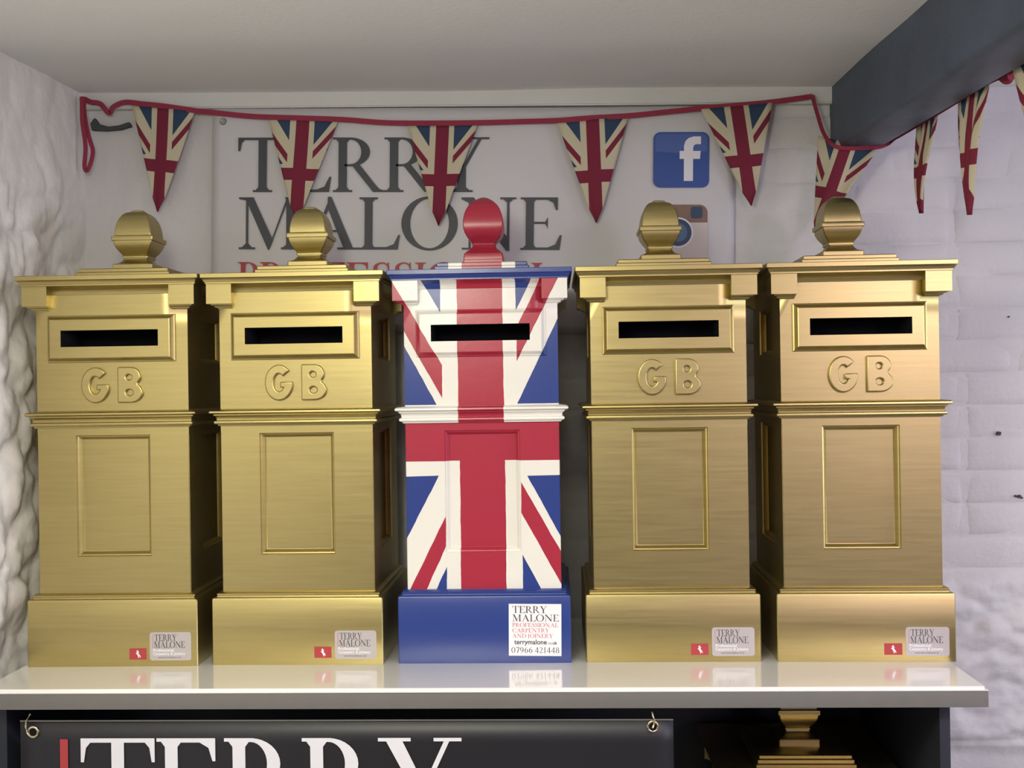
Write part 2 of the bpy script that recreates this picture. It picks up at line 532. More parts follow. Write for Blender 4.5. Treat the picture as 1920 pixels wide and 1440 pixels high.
G['J'] = (0.38, [rc(0.12, 0.05, 0.25, 1), rc(0.03, 1 - SF, 0.34, 1)] + stroke([(0.185, 0.10, 0.13), (0.18, -0.06, 0.11), (0.10, -0.19, 0.06), (-0.02, -0.22, 0.05)]))
G['0'] = (0.62, arc_band(0.31, 0.5, (0.28, 0.52), (0.165, 0.475), 0, 360, 28))
G['7'] = (0.56, [rc(0.04, 0.90, 0.52, 1), [(0.04, 1), (0.075, 1), (0.075, 0.80), (0.045, 0.80)], [(0.42, 0.93), (0.53, 0.97), (0.30, 0.0), (0.17, 0.0)]])
G['9'] = (0.60, arc_band(0.29, 0.67, (0.25, 0.35), (0.13, 0.31), 0, 360, 24) + stroke([(0.48, 0.66, 0.11), (0.46, 0.38, 0.10), (0.34, 0.12, 0.06), (0.12, 0.0, 0.03)]))
G['6'] = (0.60, arc_band(0.30, 0.33, (0.25, 0.35), (0.13, 0.31), 0, 360, 24) + stroke([(0.11, 0.34, 0.11), (0.13, 0.62, 0.10), (0.26, 0.88, 0.06), (0.48, 1.0, 0.03)]))
G['4'] = (0.60, [rc(0.36, 0, 0.47, 1), rc(0.02, 0.24, 0.57, 0.31), [(0.02, 0.29), (0.09, 0.29), (0.42, 0.97), (0.38, 1.0)], rc(0.28, 0, 0.54, SF)])
G['2'] = (0.58, stroke([(0.06, 0.76, 0.05), (0.14, 0.93, 0.05), (0.30, 0.97, 0.06), (0.43, 0.84, 0.11), (0.41, 0.62, 0.11), (0.26, 0.32, 0.07), (0.08, 0.08, 0.05)])
          + [rc(0.05, 0.0, 0.50, 0.09), [(0.50, 0.0), (0.44, 0.06), (0.50, 0.22), (0.53, 0.22)]])
G['1'] = (0.44, [rc(0.17, 0, 0.28, 1), rc(0.05, 0, 0.40, SF), [(0.05, 0.86), (0.17, 0.91), (0.28, 1.0), (0.17, 0.97), (0.05, 0.90)]])
G['8'] = (0.60, arc_band(0.30, 0.745, (0.215, 0.27), (0.115, 0.23), 0, 360, 22) + arc_band(0.30, 0.27, (0.26, 0.29), (0.14, 0.245), 0, 360, 24))


def serif_mesh(text, height, width=None, space=0.035, y=0.0):
    """flat lettering in the XZ plane, facing -Y; origin at the left end of the baseline"""
    polys, x = [], 0.0
    for ch in text:
        if ch == ' ':
            x += 0.26
            continue
        adv, ps = G[ch]
        polys += [[(px + x, py) for px, py in p] for p in ps]
        x += adv + space
    total = x - space
    sx = (width / total) if width else height
    verts, faces = [], []
    for k, p in enumerate(polys):
        area = sum(p[i][0] * p[(i + 1) % len(p)][1] - p[(i + 1) % len(p)][0] * p[i][1] for i in range(len(p)))
        if area < 0:
            p = p[::-1]
        b = len(verts)
        yy = y - 0.000004 * (k % 12)
        verts += [(px * sx, yy, py * height) for px, py in p]
        if len(p) <= 4:
            faces.append(tuple(range(b, b + len(p))))
        else:
            for t in tessellate_polygon([[Vector((px, py, 0)) for px, py in p]]):
                a, c, d = t
                cr = (p[c][0] - p[a][0]) * (p[d][1] - p[a][1]) - (p[d][0] - p[a][0]) * (p[c][1] - p[a][1])
                faces.append((b + a, b + c, b + d) if cr > 0 else (b + a, b + d, b + c))
    return verts, faces


def serif_text(name, text, height, width, loc, mat, parent, space=0.035):
    o = mesh_obj(name, serif_mesh(text, height, width, space), mat, parent)
    o.location = loc
    return o


def font_mesh(text, size, offset=0.0, extrude=0.0, bevel=0.0, width=None):
    cu = bpy.data.curves.new('lettering', 'FONT')
    cu.body = text
    cu.size = size
    cu.offset = offset
    cu.extrude = extrude
    cu.bevel_depth = bevel
    cu.bevel_resolution = 2
    o = bpy.data.objects.new('lettering', cu)
    COL.objects.link(o)
    bpy.context.view_layer.update()
    dg = bpy.context.evaluated_depsgraph_get()
    me = bpy.data.meshes.new_from_object(o.evaluated_get(dg))
    bpy.data.objects.remove(o)
    me.transform(Matrix.Rotation(math.pi / 2, 4, 'X'))
    if width:
        xs = [v.co.x for v in me.vertices]
        me.transform(Matrix.Translation((-min(xs) * width / (max(xs) - min(xs)), 0, 0)) @ Matrix.Scale(width / (max(xs) - min(xs)), 4, (1, 0, 0)))
    return me


def mesh_from(name, me, mat, parent, loc):
    me = me.copy()
    me.materials.clear()
    me.materials.append(mat)
    o = bpy.data.objects.new(name, me)
    o.location = loc
    COL.objects.link(o)
    o.parent = parent
    return o


def flat_poly(name, pts, mat, parent, loc=(0, 0, 0), y=0.0, thick=0.0):
    """flat shape in XZ facing -Y"""
    area = sum(pts[i][0] * pts[(i + 1) % len(pts)][1] - pts[(i + 1) % len(pts)][0] * pts[i][1] for i in range(len(pts)))
    if area < 0:
        pts = pts[::-1]
    n = len(pts)
    verts = [(px, y, pz) for px, pz in pts]
    faces = []
    for t in tessellate_polygon([[Vector((px, pz, 0)) for px, pz in pts]]):
        a, c, d = t
        cr = (pts[c][0] - pts[a][0]) * (pts[d][1] - pts[a][1]) - (pts[d][0] - pts[a][0]) * (pts[c][1] - pts[a][1])
        faces.append((a, c, d) if cr > 0 else (a, d, c))
    if thick:
        verts += [(px, y + thick, pz) for px, pz in pts]
        faces += [tuple(n + i for i in reversed(f)) for f in faces[:]]
        for i in range(n):
            j = (i + 1) % n
            faces.append((j, i, n + i, n + j))
    o = mesh_obj(name, (verts, faces), mat, parent)
    o.location = loc
    return o


# ------------------------------------------------------------------ the room
YW = 2.38
ZSHELF = 0.943


def ceil_z(x, y):
    return 2.127 - 0.0157 * (x + 1.067) - 0.042 * (YW - y)


def grid_mesh(us, vs_, f):
    nu, nv = len(us), len(vs_)
    verts = [f(u, v) for v in vs_ for u in us]
    faces = [(j * nu + i, j * nu + i + 1, (j + 1) * nu + i + 1, (j + 1) * nu + i) for j in range(nv - 1) for i in range(nu - 1)]
    return verts, faces


def steps(*spec):
    """(start, stop, step) runs joined"""
    out = []
    for a, b, s in spec:
        n = max(1, round(abs(b - a) / s))
        out += [a + (b - a) * i / n for i in range(n)]
    out.append(spec[-1][1])
    return out


def smooth01(a, b, x):
    t = max(0.0, min(1.0, (x - a) / (b - a)))
    return t * t * (3 - 2 * t)


def rubble(p, s=1.0):
    d = noise.voronoi(Vector(p) * 11.0 + noise.noise_vector(Vector(p) * 9.0) * 0.5)[0]
    lump = max(0.0, 0.75 - d[0]) + 0.35 * min(1, (d[1] - d[0]) * 2)
    return s * (0.020 * lump + 0.020 * noise.fractal(Vector(p) * 5.0, 0.9, 2.1, 4) + 0.006 * noise.turbulence(Vector(p) * 26.0, 3, True))


def left_wall(y, z):
    top = smooth01(1.78, 2.0, z)
    amp = (1 - 0.75 * top) * (1 - 0.7 * smooth01(2.30, 2.40, y))
    d = rubble((3.1, y, z * 0.9), 1.0)
    x = -1.058 + amp * (d - 0.008) + 0.010 * (1 - smooth01(1.3, 1.75, z))
    return (min(x, -1.008), y, z)


wl = mesh_obj('wall_left', grid_mesh(steps((2.44, 1.55, 0.0065), (1.55, 1.0, 0.05), (1.0, -3.0, 0.5)), steps((0, 0.75, 0.05), (0.75, 2.14, 0.0065)), left_wall),
              M['stone'], None, 180)
tag(wl, 'white painted rough rubble stone wall', None, None, 'structure')

COURSE0, PITCH = 1.5408, 0.0716


def back_wall(x, z):
    p = Vector((x, 7.7, z))
    y = YW + 0.004 * noise.fractal(p * 6, 0.9, 2.1, 3)
    lum = (1 - smooth01(1.00, 1.04, z)) * smooth01(0.63, 0.68, z) * smooth01(0.70, 0.75, x)
    y -= lum * max(0.0, 0.012 + rubble((x * 0.8, 1.3, z * 1.3), 0.85))
    # mortar beds of the brickwork
    if z > 1.0:
        ph = abs(((z - COURSE0) / PITCH + 0.5) % 1.0 - 0.5) * PITCH
        y += 0.0025 * math.exp(-(ph / 0.006) ** 2) * smooth01(-1.2, 0.2, x)
    if z < 0.66:
        y -= 0.006
    return (x, y, z)


wb = mesh_obj('wall_back', grid_mesh(steps((-1.12, 0.36, 0.02), (0.36, 1.22, 0.0065), (1.22, 3.2, 0.2)), steps((0, 0.6, 0.06), (0.6, 2.14, 0.0065)), back_wall),
              M['wall'], None, 180)
tag(wb, 'white painted brick wall behind the shelf', None, None, 'structure')


def brick_mesh(seed, w, h):
    rnd = random.Random(seed)
    ox = rnd.random() * 50
    nx, nz = 12, 6
    verts, faces = [], []
    for j in range(nz + 1):
        for i in range(nx + 1):
            u, v = i / nx, j / nz
            # rows and columns gather at the arrises
            u = 0.5 - 0.5 * math.cos(math.pi * u)
            v = 0.5 - 0.5 * math.cos(math.pi * v)
            x, z = (u - 0.5) * w, (v - 0.5) * h
            e = min((0.5 - abs(u - 0.5)) * w, (0.5 - abs(v - 0.5)) * h)
            d = 0.0050 * (1 - math.exp(-e / 0.0075)) + 0.0026 * noise.noise(Vector((x * 14 + ox, 0, z * 20))) * min(1, e / 0.008)
            x += 0.002 * noise.noise(Vector((ox, z * 40, 3)))
            z += 0.0022 * noise.noise(Vector((x * 25 + ox, 9, 1)))
            verts.append((x, 0.0022 - d, z))
    for j in range(nz):
        for i in range(nx):
            a = j * (nx + 1) + i
            faces.append((a, a + 1, a + nx + 2, a + nx + 1))
    me = bpy.data.meshes.new('brick')
    me.from_pydata(verts, [], faces)
    for p in me.polygons:
        p.use_smooth = True
    me.materials.append(M['wall'])
    return me


BR = [brick_mesh(s, 0.214, PITCH - 0.003) for s in range(6)]
BRH = [brick_mesh(20 + s, 0.102, PITCH - 0.003) for s in range(3)]
rnd = random.Random(5)
for k in range(-7, 8):
    zc = COURSE0 + (k + 0.5) * PITCH
    if zc + PITCH / 2 > 2.05 or zc < 1.0:
        continue
    x = (0.43 if zc > 1.52 else 0.0) + (0.112 if k % 2 else 0.0)
    n = 0
    while x < 1.20:
        half = (rnd.random() < 0.14)
        wd = 0.112 if half else 0.224
        o = bpy.data.objects.new('brick', (BRH if half else BR)[rnd.randrange(3 if half else 6)])
        COL.objects.link(o)
        o.location = (x + wd / 2, YW + 0.0012 * smooth01(1.60, 1.75, zc) - rnd.random() * 0.0010, zc)
        o.rotation_euler = (0, rnd.uniform(-0.006, 0.006), rnd.uniform(-0.004, 0.004))
        o.parent = wb
        x += wd

# chipped patch under the ceiling and small drill holes, with a shape of their own
flat_poly('chipped_patch', [(-1.040, 2.062), (-1.030, 2.074), (-1.020, 2.060), (-0.998, 2.054), (-0.975, 2.056), (-0.952, 2.063), (-0.947, 2.054), (-0.972, 2.047), (-1.005, 2.045), (-1.037, 2.047)],
          M['dirt'], wb, y=YW - 0.010, thick=0.012)
for hx, hz, r in ((0.970, 1.335, 0.0045), (1.004, 1.198, 0.0022), (1.012, 1.197, 0.0035), (1.017, 1.194, 0.002), (0.995, 1.59, 0.0018)):
    flat_poly('drill_hole', [(hx + r * math.cos(a * 0.7) * (1.3 if a % 2 else 0.9), hz + r * math.sin(a * 0.7)) for a in range(9)], M['dirt'], wb, y=YW - 0.0075, thick=0.006)

ce = mesh_obj('ceiling', grid_mesh(steps((-1.2, 3.3, 0.15)), steps((-3.1, 2.46, 0.15)),
                                   lambda x, y: (x, y, ceil_z(x, y) + 0.004 * noise.fractal(Vector((x * 2, y * 2, 4)), 1, 2, 3))), M['ceiling'], None, 180)
for p in ce.data.polygons:
    p.flip()
tag(ce, 'off white painted ceiling', None, None, 'structure')
fl = box('floor', -1.2, 3.3, -3.1, 2.46, -0.05, 0.0, M['floor'])
tag(fl, 'mid grey floor', None, None, 'structure')
wr = box('wall_right', 3.2, 3.3, -3.1, 2.46, 0.0, 2.1, M['wall'])
tag(wr, 'white painted far side wall', None, None, 'structure')
wf = box('wall_front', -1.2, 3.3, -3.1, -3.0, 0.0, 2.1, M['wall'])
tag(wf, 'white painted wall facing the shelf', None, None, 'structure')

# painted timber plate where wall meets ceiling
bm = bmesh.new()
vv = add_box(bm, -1.08, 0.62, YW - 0.020, YW + 0.02, -0.018, 0.030)
bmesh.ops.bevel(bm, geom=bm.edges[:], offset=0.003, segments=2, affect='EDGES')
tr = mesh_obj('trim_1', bm, M['trim'], None, 40)
tr.location = (0, 0, 2.0925)
tr.rotation_euler = (0, 0.0172, 0)
tag(tr, 'white painted timber plate under the ceiling', None, None, 'structure')
tr.location.z = 2.0925

# ceiling beam
bm = bmesh.new()
ys = steps((2.40, -3.0, 0.06))
rings = []
for y in ys:
    zb = 1.960 - 0.047 * (YW - y)
    zt = ceil_z(0.65, y) + 0.01
    wv = 0.004 * noise.noise(Vector((0, y * 3, 0)))
    r = 0.012
    pts = [(0.616 + wv, zt), (0.616 + wv, zb + r), (0.616 + wv + r * 0.3, zb + r * 0.3), (0.616 + r, zb), (0.7126 - r, zb - 0.004), (0.7126 - r * 0.3, zb + r * 0.3), (0.7126, zb + r), (0.7126, zt)]
    rings.append([bm.verts.new((px, y, pz)) for px, pz in pts])
for a, b in zip(rings, rings[1:]):
    for i in range(8):
        j = (i + 1) % 8
        bm.faces.new((a[i], a[j], b[j], b[i]))
bm.faces.new(rings[0])
bm.faces.new(rings[-1][::-1])
bmesh.ops.recalc_face_normals(bm, faces=bm.faces[:])
be = mesh_obj('ceiling_beam', bm, M['beam'], None, 50)
tag(be, 'dark blue grey painted timber beam under the ceiling', 'beam', None, 'structure')

# ------------------------------------------------------------------ counter
ct = empty('display_counter', (0, 1.802, 0))
tag(ct, 'white gloss counter top with taupe front edge on dark end panels', 'counter')
TOPX0, TOPX1 = -1.004, 0.713
bm = bmesh.new()
add_box(bm, TOPX0, TOPX1, 0.0, 0.545, ZSHELF - 0.0065, ZSHELF)
bmesh.ops.bevel(bm, geom=[e for e in bm.edges if abs(e.verts[0].co.z - ZSHELF) < 1e-6 and abs(e.verts[1].co.z - ZSHELF) < 1e-6], offset=0.005, segments=4, affect='EDGES')
mesh_obj('worktop', bm, M['gloss'], ct, 40)
box('edge_strip', TOPX0, TOPX1, 0.0015, 0.018, ZSHELF - 0.0345, ZSHELF - 0.0065, M['edge'], ct, 0.001)
box('core_board', TOPX0, TOPX1 - 0.0015, 0.018, 0.545, ZSHELF - 0.034, ZSHELF - 0.0065, M['dark'], ct)
box('end_panel', 0.6455, 0.6635, 0.040, 0.540, 0.0, ZSHELF - 0.034, M['dark'], ct, 0.0008)
box('end_panel', -0.990, -0.972, 0.040, 0.540, 0.0, ZSHELF - 0.034, M['dark'], ct, 0.0008)
box('back_panel', -0.972, 0.6455, 0.525, 0.540, 0.0, ZSHELF - 0.034, M['dark'], ct)

# ------------------------------------------------------------------ post boxes
S = 0.1435
PZ = (0.2027, 0.4301)     # lower panel
UZ = (0.5668, 0.6556)     # upper plate / panel
PU = 0.0703
OGEE = [(0, 0), (0.0012, 0.0032), (0.0034, 0.0042), (0.0064, 0.0085), (0.0078, 0.0118), (0.0092, 0.0122)]


def side_map(side):
    # local (u along the face, d out of the face, v up) -> box space
    return {'front': lambda u, d, v: (u, -S - d, v), 'right': lambda u, d, v: (S + d, u, v),
            'back': lambda u, d, v: (-u, S + d, v), 'left': lambda u, d, v: (-S - d, -u, v)}[side]


def face_with_holes(fm, u0, u1, v0, v1, holes, verts, faces, d=0.0):
    us = sorted({u0, u1, *[h[0] for h in holes], *[h[1] for h in holes]})
    vs2 = sorted({v0, v1, *[h[2] for h in holes], *[h[3] for h in holes]})
    idx = {}
    for i, u in enumerate(us):
        for j, v in enumerate(vs2):
            idx[i, j] = len(verts)
            verts.append(fm(u, d, v))
    for i in range(len(us) - 1):
        for j in range(len(vs2) - 1):
            cu, cv = (us[i] + us[i + 1]) / 2, (vs2[j] + vs2[j + 1]) / 2
            if any(h[0] < cu < h[1] and h[2] < cv < h[3] for h in holes):
                continue
            faces.append((idx[i, j], idx[i + 1, j], idx[i + 1, j + 1], idx[i, j + 1]))


def ring_moulding(fm, u0, u1, v0, v1, prof):
    verts, faces = [], []
    for ins, d in prof:
        for u, v in ((u0 + ins, v0 + ins), (u1 - ins, v0 + ins), (u1 - ins, v1 - ins), (u0 + ins, v1 - ins)):
            verts.append(fm(u, d, v))
    for k in range(len(prof) - 1):
        for i in range(4):
            j = (i + 1) % 4
            faces.append((k * 4 + i, k * 4 + j, k * 4 + 4 + j, k * 4 + 4 + i))
    return verts, faces


SLOT = (-0.0918, 0.0918, 0.5961, 0.6269)
GOLD_FINIAL = [(0.0395, 0.7495), (0.0395, 0.7625), (0.0385, 0.7640), (0.0345, 0.7650), (0.0290, 0.7680), (0.0255, 0.7715), (0.0233, 0.7755), (0.0233, 0.7768),
               (0.0250, 0.7775), (0.0252, 0.7805), (0.0240, 0.7815), (0.0262, 0.7850), (0.0305, 0.7905), (0.0345, 0.7970), (0.0370, 0.8030), (0.0380, 0.8085),
               (0.0382, 0.8100), (0.0408, 0.8105), (0.0412, 0.8115), (0.0412, 0.8180), (0.0406, 0.8192), (0.0372, 0.8198), (0.0360, 0.8210), (0.0362, 0.8240),
               (0.0358, 0.8310), (0.0345, 0.8400), (0.0322, 0.8490), (0.0290, 0.8570), (0.0245, 0.8640), (0.0195, 0.8682), (0.0125, 0.8705), (0.0120, 0.8730), (0.0085, 0.8745), (0.003, 0.8750)]
RED_FINIAL = [(0.0395, 0.7495), (0.0395, 0.7600), (0.0385, 0.7610), (0.0388, 0.7660), (0.0375, 0.7730), (0.0330, 0.7775), (0.0275, 0.7820), (0.0235, 0.7865), (0.0215, 0.7905),
              (0.0228, 0.7915), (0.0232, 0.7940), (0.0220, 0.7955), (0.0262, 0.8000), (0.0320, 0.8065), (0.0362, 0.8140), (0.0385, 0.8220), (0.0393, 0.8290), (0.0393, 0.8345),
              (0.0384, 0.8425), (0.0364, 0.8520), (0.0332, 0.8610), (0.0288, 0.8685), (0.0232, 0.8750), (0.0170, 0.8805), (0.0108, 0.8848), (0.0058, 0.8876), (0.001, 0.8890)]


def make_box(name, mat, finial, letters):
    root = empty(name)
    # shaft with openings for the panels and the slot
    verts, faces = [], []
    for sd in ('front', 'right', 'back', 'left'):
        fm = side_map(sd)
        holes = [(-PU, PU, *PZ)]
        if sd == 'front':
            holes.append(SLOT)
        else:
            holes.append((-PU, PU, *UZ))
        face_with_holes(fm, -S, S, 0.120, 0.722, holes, verts, faces)
    bm = bmesh.new()
    me = bpy.data.meshes.new('t')
    me.from_pydata(verts, [], faces)
    bm.from_mesh(me)
    bpy.data.meshes.remove(me)
    bmesh.ops.remove_doubles(bm, verts=bm.verts[:], dist=1e-6)
    ed = [e for e in bm.edges if all(abs(abs(v.co.x) - S) < 1e-6 and abs(abs(v.co.y) - S) < 1e-6 for v in e.verts)]
    bmesh.ops.bevel(bm, geom=ed, offset=0.0012, segments=2, affect='EDGES')
    mesh_obj('shaft', bm, mat, root, 30)
    for sd in ('front', 'right', 'back', 'left'):
        fm = side_map(sd)
        for (v0, v1) in ([PZ] if sd == 'front' else [PZ, UZ]):
            v_, f_ = [], []
            face_with_holes(fm, -PU + 0.0092, PU - 0.0092, v0 + 0.0092, v1 - 0.0092, [], v_, f_, -0.0122)
            pan = mesh_obj('recessed_panel', (v_, f_), mat, root)
            mesh_obj('panel_moulding', ring_moulding(fm, -PU, PU, v0, v1, [(a, -d) for a, d in OGEE]), mat, pan, 25)
    # raised letter plate
    fm = side_map('front')
    v_, f_ = ring_moulding(fm, -0.1216, 0.1216, *UZ, [(a, d) for a, d in ((0, 0), (0.0008, 0.0035), (0.0030, 0.0045), (0.0062, 0.0085), (0.0080, 0.0120), (0.0095, 0.0126))])
    face_with_holes(fm, -0.1216 + 0.0095, 0.1216 - 0.0095, UZ[0] + 0.0095, UZ[1] - 0.0095, [SLOT], v_, f_, 0.0126)
    pl = mesh_obj('letter_plate', (v_, f_), mat, root, 25)
    # the slot: walls run back into a dark inside
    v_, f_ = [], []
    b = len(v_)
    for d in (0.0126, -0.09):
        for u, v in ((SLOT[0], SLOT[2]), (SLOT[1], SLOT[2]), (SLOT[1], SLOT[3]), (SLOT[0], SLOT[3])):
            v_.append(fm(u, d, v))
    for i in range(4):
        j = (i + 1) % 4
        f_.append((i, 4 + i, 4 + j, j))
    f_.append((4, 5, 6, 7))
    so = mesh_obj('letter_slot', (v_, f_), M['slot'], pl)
    so['label'] = 'black open letter slot'
    # mouldings
    mesh_obj('middle_moulding', loft([(S - 0.002, 0.4440), (S + 0.0040, 0.4445), (S + 0.0050, 0.4470), (S + 0.0092, 0.4482), (S + 0.0106, 0.4505), (S + 0.0100, 0.4530),
                                      (S + 0.0066, 0.4550), (S + 0.0064, 0.4585), (S + 0.0078, 0.4620), (S + 0.0108, 0.4640), (S + 0.0110, 0.4662), (S + 0.0160, 0.4672),
                                      (S + 0.0176, 0.4690), (S + 0.0172, 0.4718), (S + 0.0150, 0.4738), (S + 0.0060, 0.4752), (S - 0.002, 0.4765)], cap_bottom=False, cap_top=False), mat, root, 35)
    mesh_obj('plinth', loft([(S + 0.0160, 0.0), (S + 0.0164, 0.0006), (S + 0.0164, 0.1218), (S + 0.0150, 0.1238), (S + 0.0125, 0.1242), (S - 0.004, 0.1242)], 0.0015, cap_top=False), mat, root, 35)
    mesh_obj('plinth_moulding', loft([(S + 0.0125, 0.1240), (S + 0.0100, 0.1250), (S + 0.0088, 0.1272), (S + 0.0094, 0.1290), (S + 0.0090, 0.1312), (S + 0.0070, 0.1328), (S + 0.002, 0.1340), (S - 0.002, 0.1345)],
                                     cap_bottom=False, cap_top=False), mat, root, 35)
    mesh_obj('frieze_cove', loft([(S - 0.002, 0.6940), (S + 0.0025, 0.6945), (S + 0.0030, 0.6962), (S + 0.0040, 0.6995), (S + 0.0065, 0.7030), (S + 0.0105, 0.7060), (S + 0.0155, 0.7085), (S + 0.0165, 0.7095)],
                                 cap_bottom=False, cap_top=False), mat, root, 35)
    mesh_obj('cap', loft([(S - 0.02, 0.7090), (S + 0.0195, 0.7090), (S + 0.0208, 0.7096), (S + 0.0208, 0.7122), (S + 0.0225, 0.7128), (S + 0.0230, 0.7150), (S + 0.0245, 0.7175), (S + 0.0258, 0.7192),
                          (S + 0.0266, 0.7195), (S + 0.0276, 0.7203), (S + 0.0276, 0.7276), (S + 0.0268, 0.7285)]), mat, root, 35)
    # corner brackets
    BW = 0.0472
    for sx in (-1, 1):
        for sy in (-1, 1):
            v_, f_ = [], []
            prof = [(0.0170, 0.6640), (0.0165, 0.6652), (0.0130, 0.6660), (0.0115, 0.6685), (0.0070, 0.6700), (0.0060, 0.6718), (0.0, 0.6722), (0.0, 0.7094)]
            for ins, z in prof:
                o1 = S + 0.0185 - ins
                i1 = S + 0.0185 - BW + ins * 0.15
                for x, y in ((i1, i1), (o1, i1), (o1, o1), (i1, o1)):
                    v_.append((sx * x, sy * y, z))
            for k in range(len(prof) - 1):
                for i in range(4):
                    j = (i + 1) % 4
                    q = (k * 4 + i, k * 4 + j, k * 4 + 4 + j, k * 4 + 4 + i)
                    f_.append(q if sx * sy > 0 else q[::-1])
            f_.append((3, 2, 1, 0) if sx * sy > 0 else (0, 1, 2, 3))
            mesh_obj('corner_bracket', (v_, f_), mat, root)
    mesh_obj('stepped_base', loft([(0.094, 0.7262), (0.094, 0.7335), (0.0925, 0.7350), (0.0908, 0.7354), (0.0908, 0.7415), (0.0890, 0.7430), (0.0872, 0.7434), (0.0872, 0.7485), (0.0855, 0.7500)]), mat, root, 35)
    mesh_obj('finial', loft(finial, 0.0018), mat, root, 32)
    if letters:
        for ch, x, wd in (('G', -0.0575, 0.0535), ('B', 0.0115, 0.0475)):
            o = mesh_from('letter', letters[ch], mat, root, (x, -S - 0.0022, 0.4905))
            o['label'] = 'raised rounded letter ' + ch
    return root


LET = {}


def ell(cx, cy, rx, ry, a0, a1, n=18):
    return [(cx + rx * math.cos(math.radians(a0 + (a1 - a0) * k / n)), cy + ry * math.sin(math.radians(a0 + (a1 - a0) * k / n))) for k in range(n + 1)]


def block_letter(loops, wd, ht):
    cu = bpy.data.curves.new('letter', 'CURVE')
    cu.dimensions = '2D'
    cu.fill_mode = 'BOTH'
    cu.extrude = 0.0016
    cu.bevel_depth = 0.0026
    cu.bevel_resolution = 3
    cu.offset = -0.0026
    for lp in loops:
        sp = cu.splines.new('POLY')
        sp.points.add(len(lp) - 1)
        for p, (x, y) in zip(sp.points, lp):
            p.co = (x * wd, y * ht, 0, 1)
        sp.use_cyclic_u = True
    o = bpy.data.objects.new('letter', cu)
    COL.objects.link(o)
    bpy.context.view_layer.update()
    me = bpy.data.meshes.new_from_object(o.evaluated_get(bpy.context.evaluated_depsgraph_get()))
    bpy.data.objects.remove(o)
    me.transform(Matrix.Rotation(math.pi / 2, 4, 'X'))
    for p in me.polygons:
        p.use_smooth = True
    me.set_sharp_from_angle(angle=math.radians(50))
    return me


LET['G'] = block_letter([ell(0.50, 0.5, 0.50, 0.50, 42, 342, 40) + [(0.99, 0.47), (0.97, 0.52), (0.56, 0.52), (0.54, 0.49), (0.54, 0.37), (0.66, 0.36)]
                         + ell(0.50, 0.5, 0.185, 0.245, 318, 46, 26)], 0.0535, 0.067)
LET['B'] = block_letter([[(0.03, 0.0), (0.45, 0.0)] + ell(0.52, 0.285, 0.48, 0.285, -90, 52, 20) + ell(0.50, 0.735, 0.42, 0.265, -42, 90, 18) + [(0.03, 1.0), (0.0, 0.97), (0.0, 0.03)],
                         ell(0.46, 0.715, 0.115, 0.075, 0, 345, 16), ell(0.48, 0.285, 0.14, 0.085, 0, 345, 16)], 0.0475, 0.067)

HORSE = [(0.10, -0.95), (0.36, -0.92), (0.30, -0.62), (0.52, -0.60), (0.66, -0.86), (0.86, -0.80), (0.70, -0.40), (0.46, -0.16), (0.24, 0.10), (0.10, 0.30), (0.34, 0.34), (0.38, 0.52),
         (0.10, 0.56), (0.06, 0.86), (-0.10, 1.0), (-0.20, 0.84), (-0.50, 0.66), (-0.44, 0.52), (-0.18, 0.54), (-0.34, 0.30), (-0.62, 0.26), (-0.66, 0.08), (-0.40, 0.06), (-0.24, -0.20), (-0.02, -0.45)]


def maker_stickers(root):
    yf = -S - 0.0164
    st = flat_poly('maker_sticker', rounded_rect(0.0775, 0.0525, 0.005), M['foil'], root, (0.1090, yf - 0.0004, 0.0370), thick=0.0004)
    st['label'] = 'silver grey rectangular sticker with dark serif lettering'
    e = -0.00012
    serif_text('print', 'TERRY', 0.0122, 0.0420, (-0.0300, e, 0.0100), M['ink'], st, 0.02)
    serif_text('print', 'MALONE', 0.0122, 0.0585, (-0.0310, e, -0.0030), M['ink'], st, 0.02)
    flat_poly('print', [(-0.0335, -0.0035), (-0.0328, -0.0035), (-0.0328, 0.022), (-0.0335, 0.022)], M['ink_pink'], st, y=e)
    mesh_from('print', TXT['prof'], M['ink_white'], st, (-0.0325, e, -0.0095))
    mesh_from('print', TXT['carp'], M['ink_white'], st, (-0.0325, e, -0.0160))
    mesh_from('print', TXT['url'], M['ink'], st, (-0.0230, e, -0.0218))
    rs = flat_poly('red_sticker', rect(-0.016, 0.016, -0.0103, 0.0103), M['ink_red'], root, (0.0478, yf - 0.0004, 0.0232), thick=0.0004)
    rs['label'] = 'small red sticker with a white rearing horse'
    flat_poly('horse_emblem', [(x * 0.0062, z * 0.0078) for x, z in HORSE], M['ink_white'], rs, y=e)


TXT = {'prof': font_mesh('Professional', 0.0075, offset=0.00018, width=0.0385), 'carp': font_mesh('Carpentry & Joinery', 0.0075, offset=0.00018, width=0.0600),
       'url': font_mesh('www.terrymalone.co.uk', 0.0048, width=0.0430), 'site': font_mesh('terrymalone', 0.0125, offset=0.00025, width=0.0600), 'co': font_mesh('.co.', 0.0080, width=0.0095), 'uk': font_mesh('uk', 0.0080, offset=0.0002, width=0.0085)}

gold = make_box('post_box', M['gold'], GOLD_FINIAL, LET)
maker_stickers(gold)
GL = ['gold painted wooden post box on the counter, beside the rough stone wall',
      'gold painted wooden post box between another gold one and the flag post box',
      'gold painted wooden post box on the counter, in front of the camera icon',
      'gold painted wooden post box at the end of the counter below the dark beam']
POS = [(-0.8290, 1.9709, 0.0120), (-0.4834, 1.9779, -0.0064), (0.2114, 1.9862, 0.0005), (0.5604, 1.9820, -0.0157)]


def place(o, x, y, t, z):
    o.location = (x - math.sin(t) * S, y + math.cos(t) * S, z)
    o.rotation_euler = (0, 0, t)


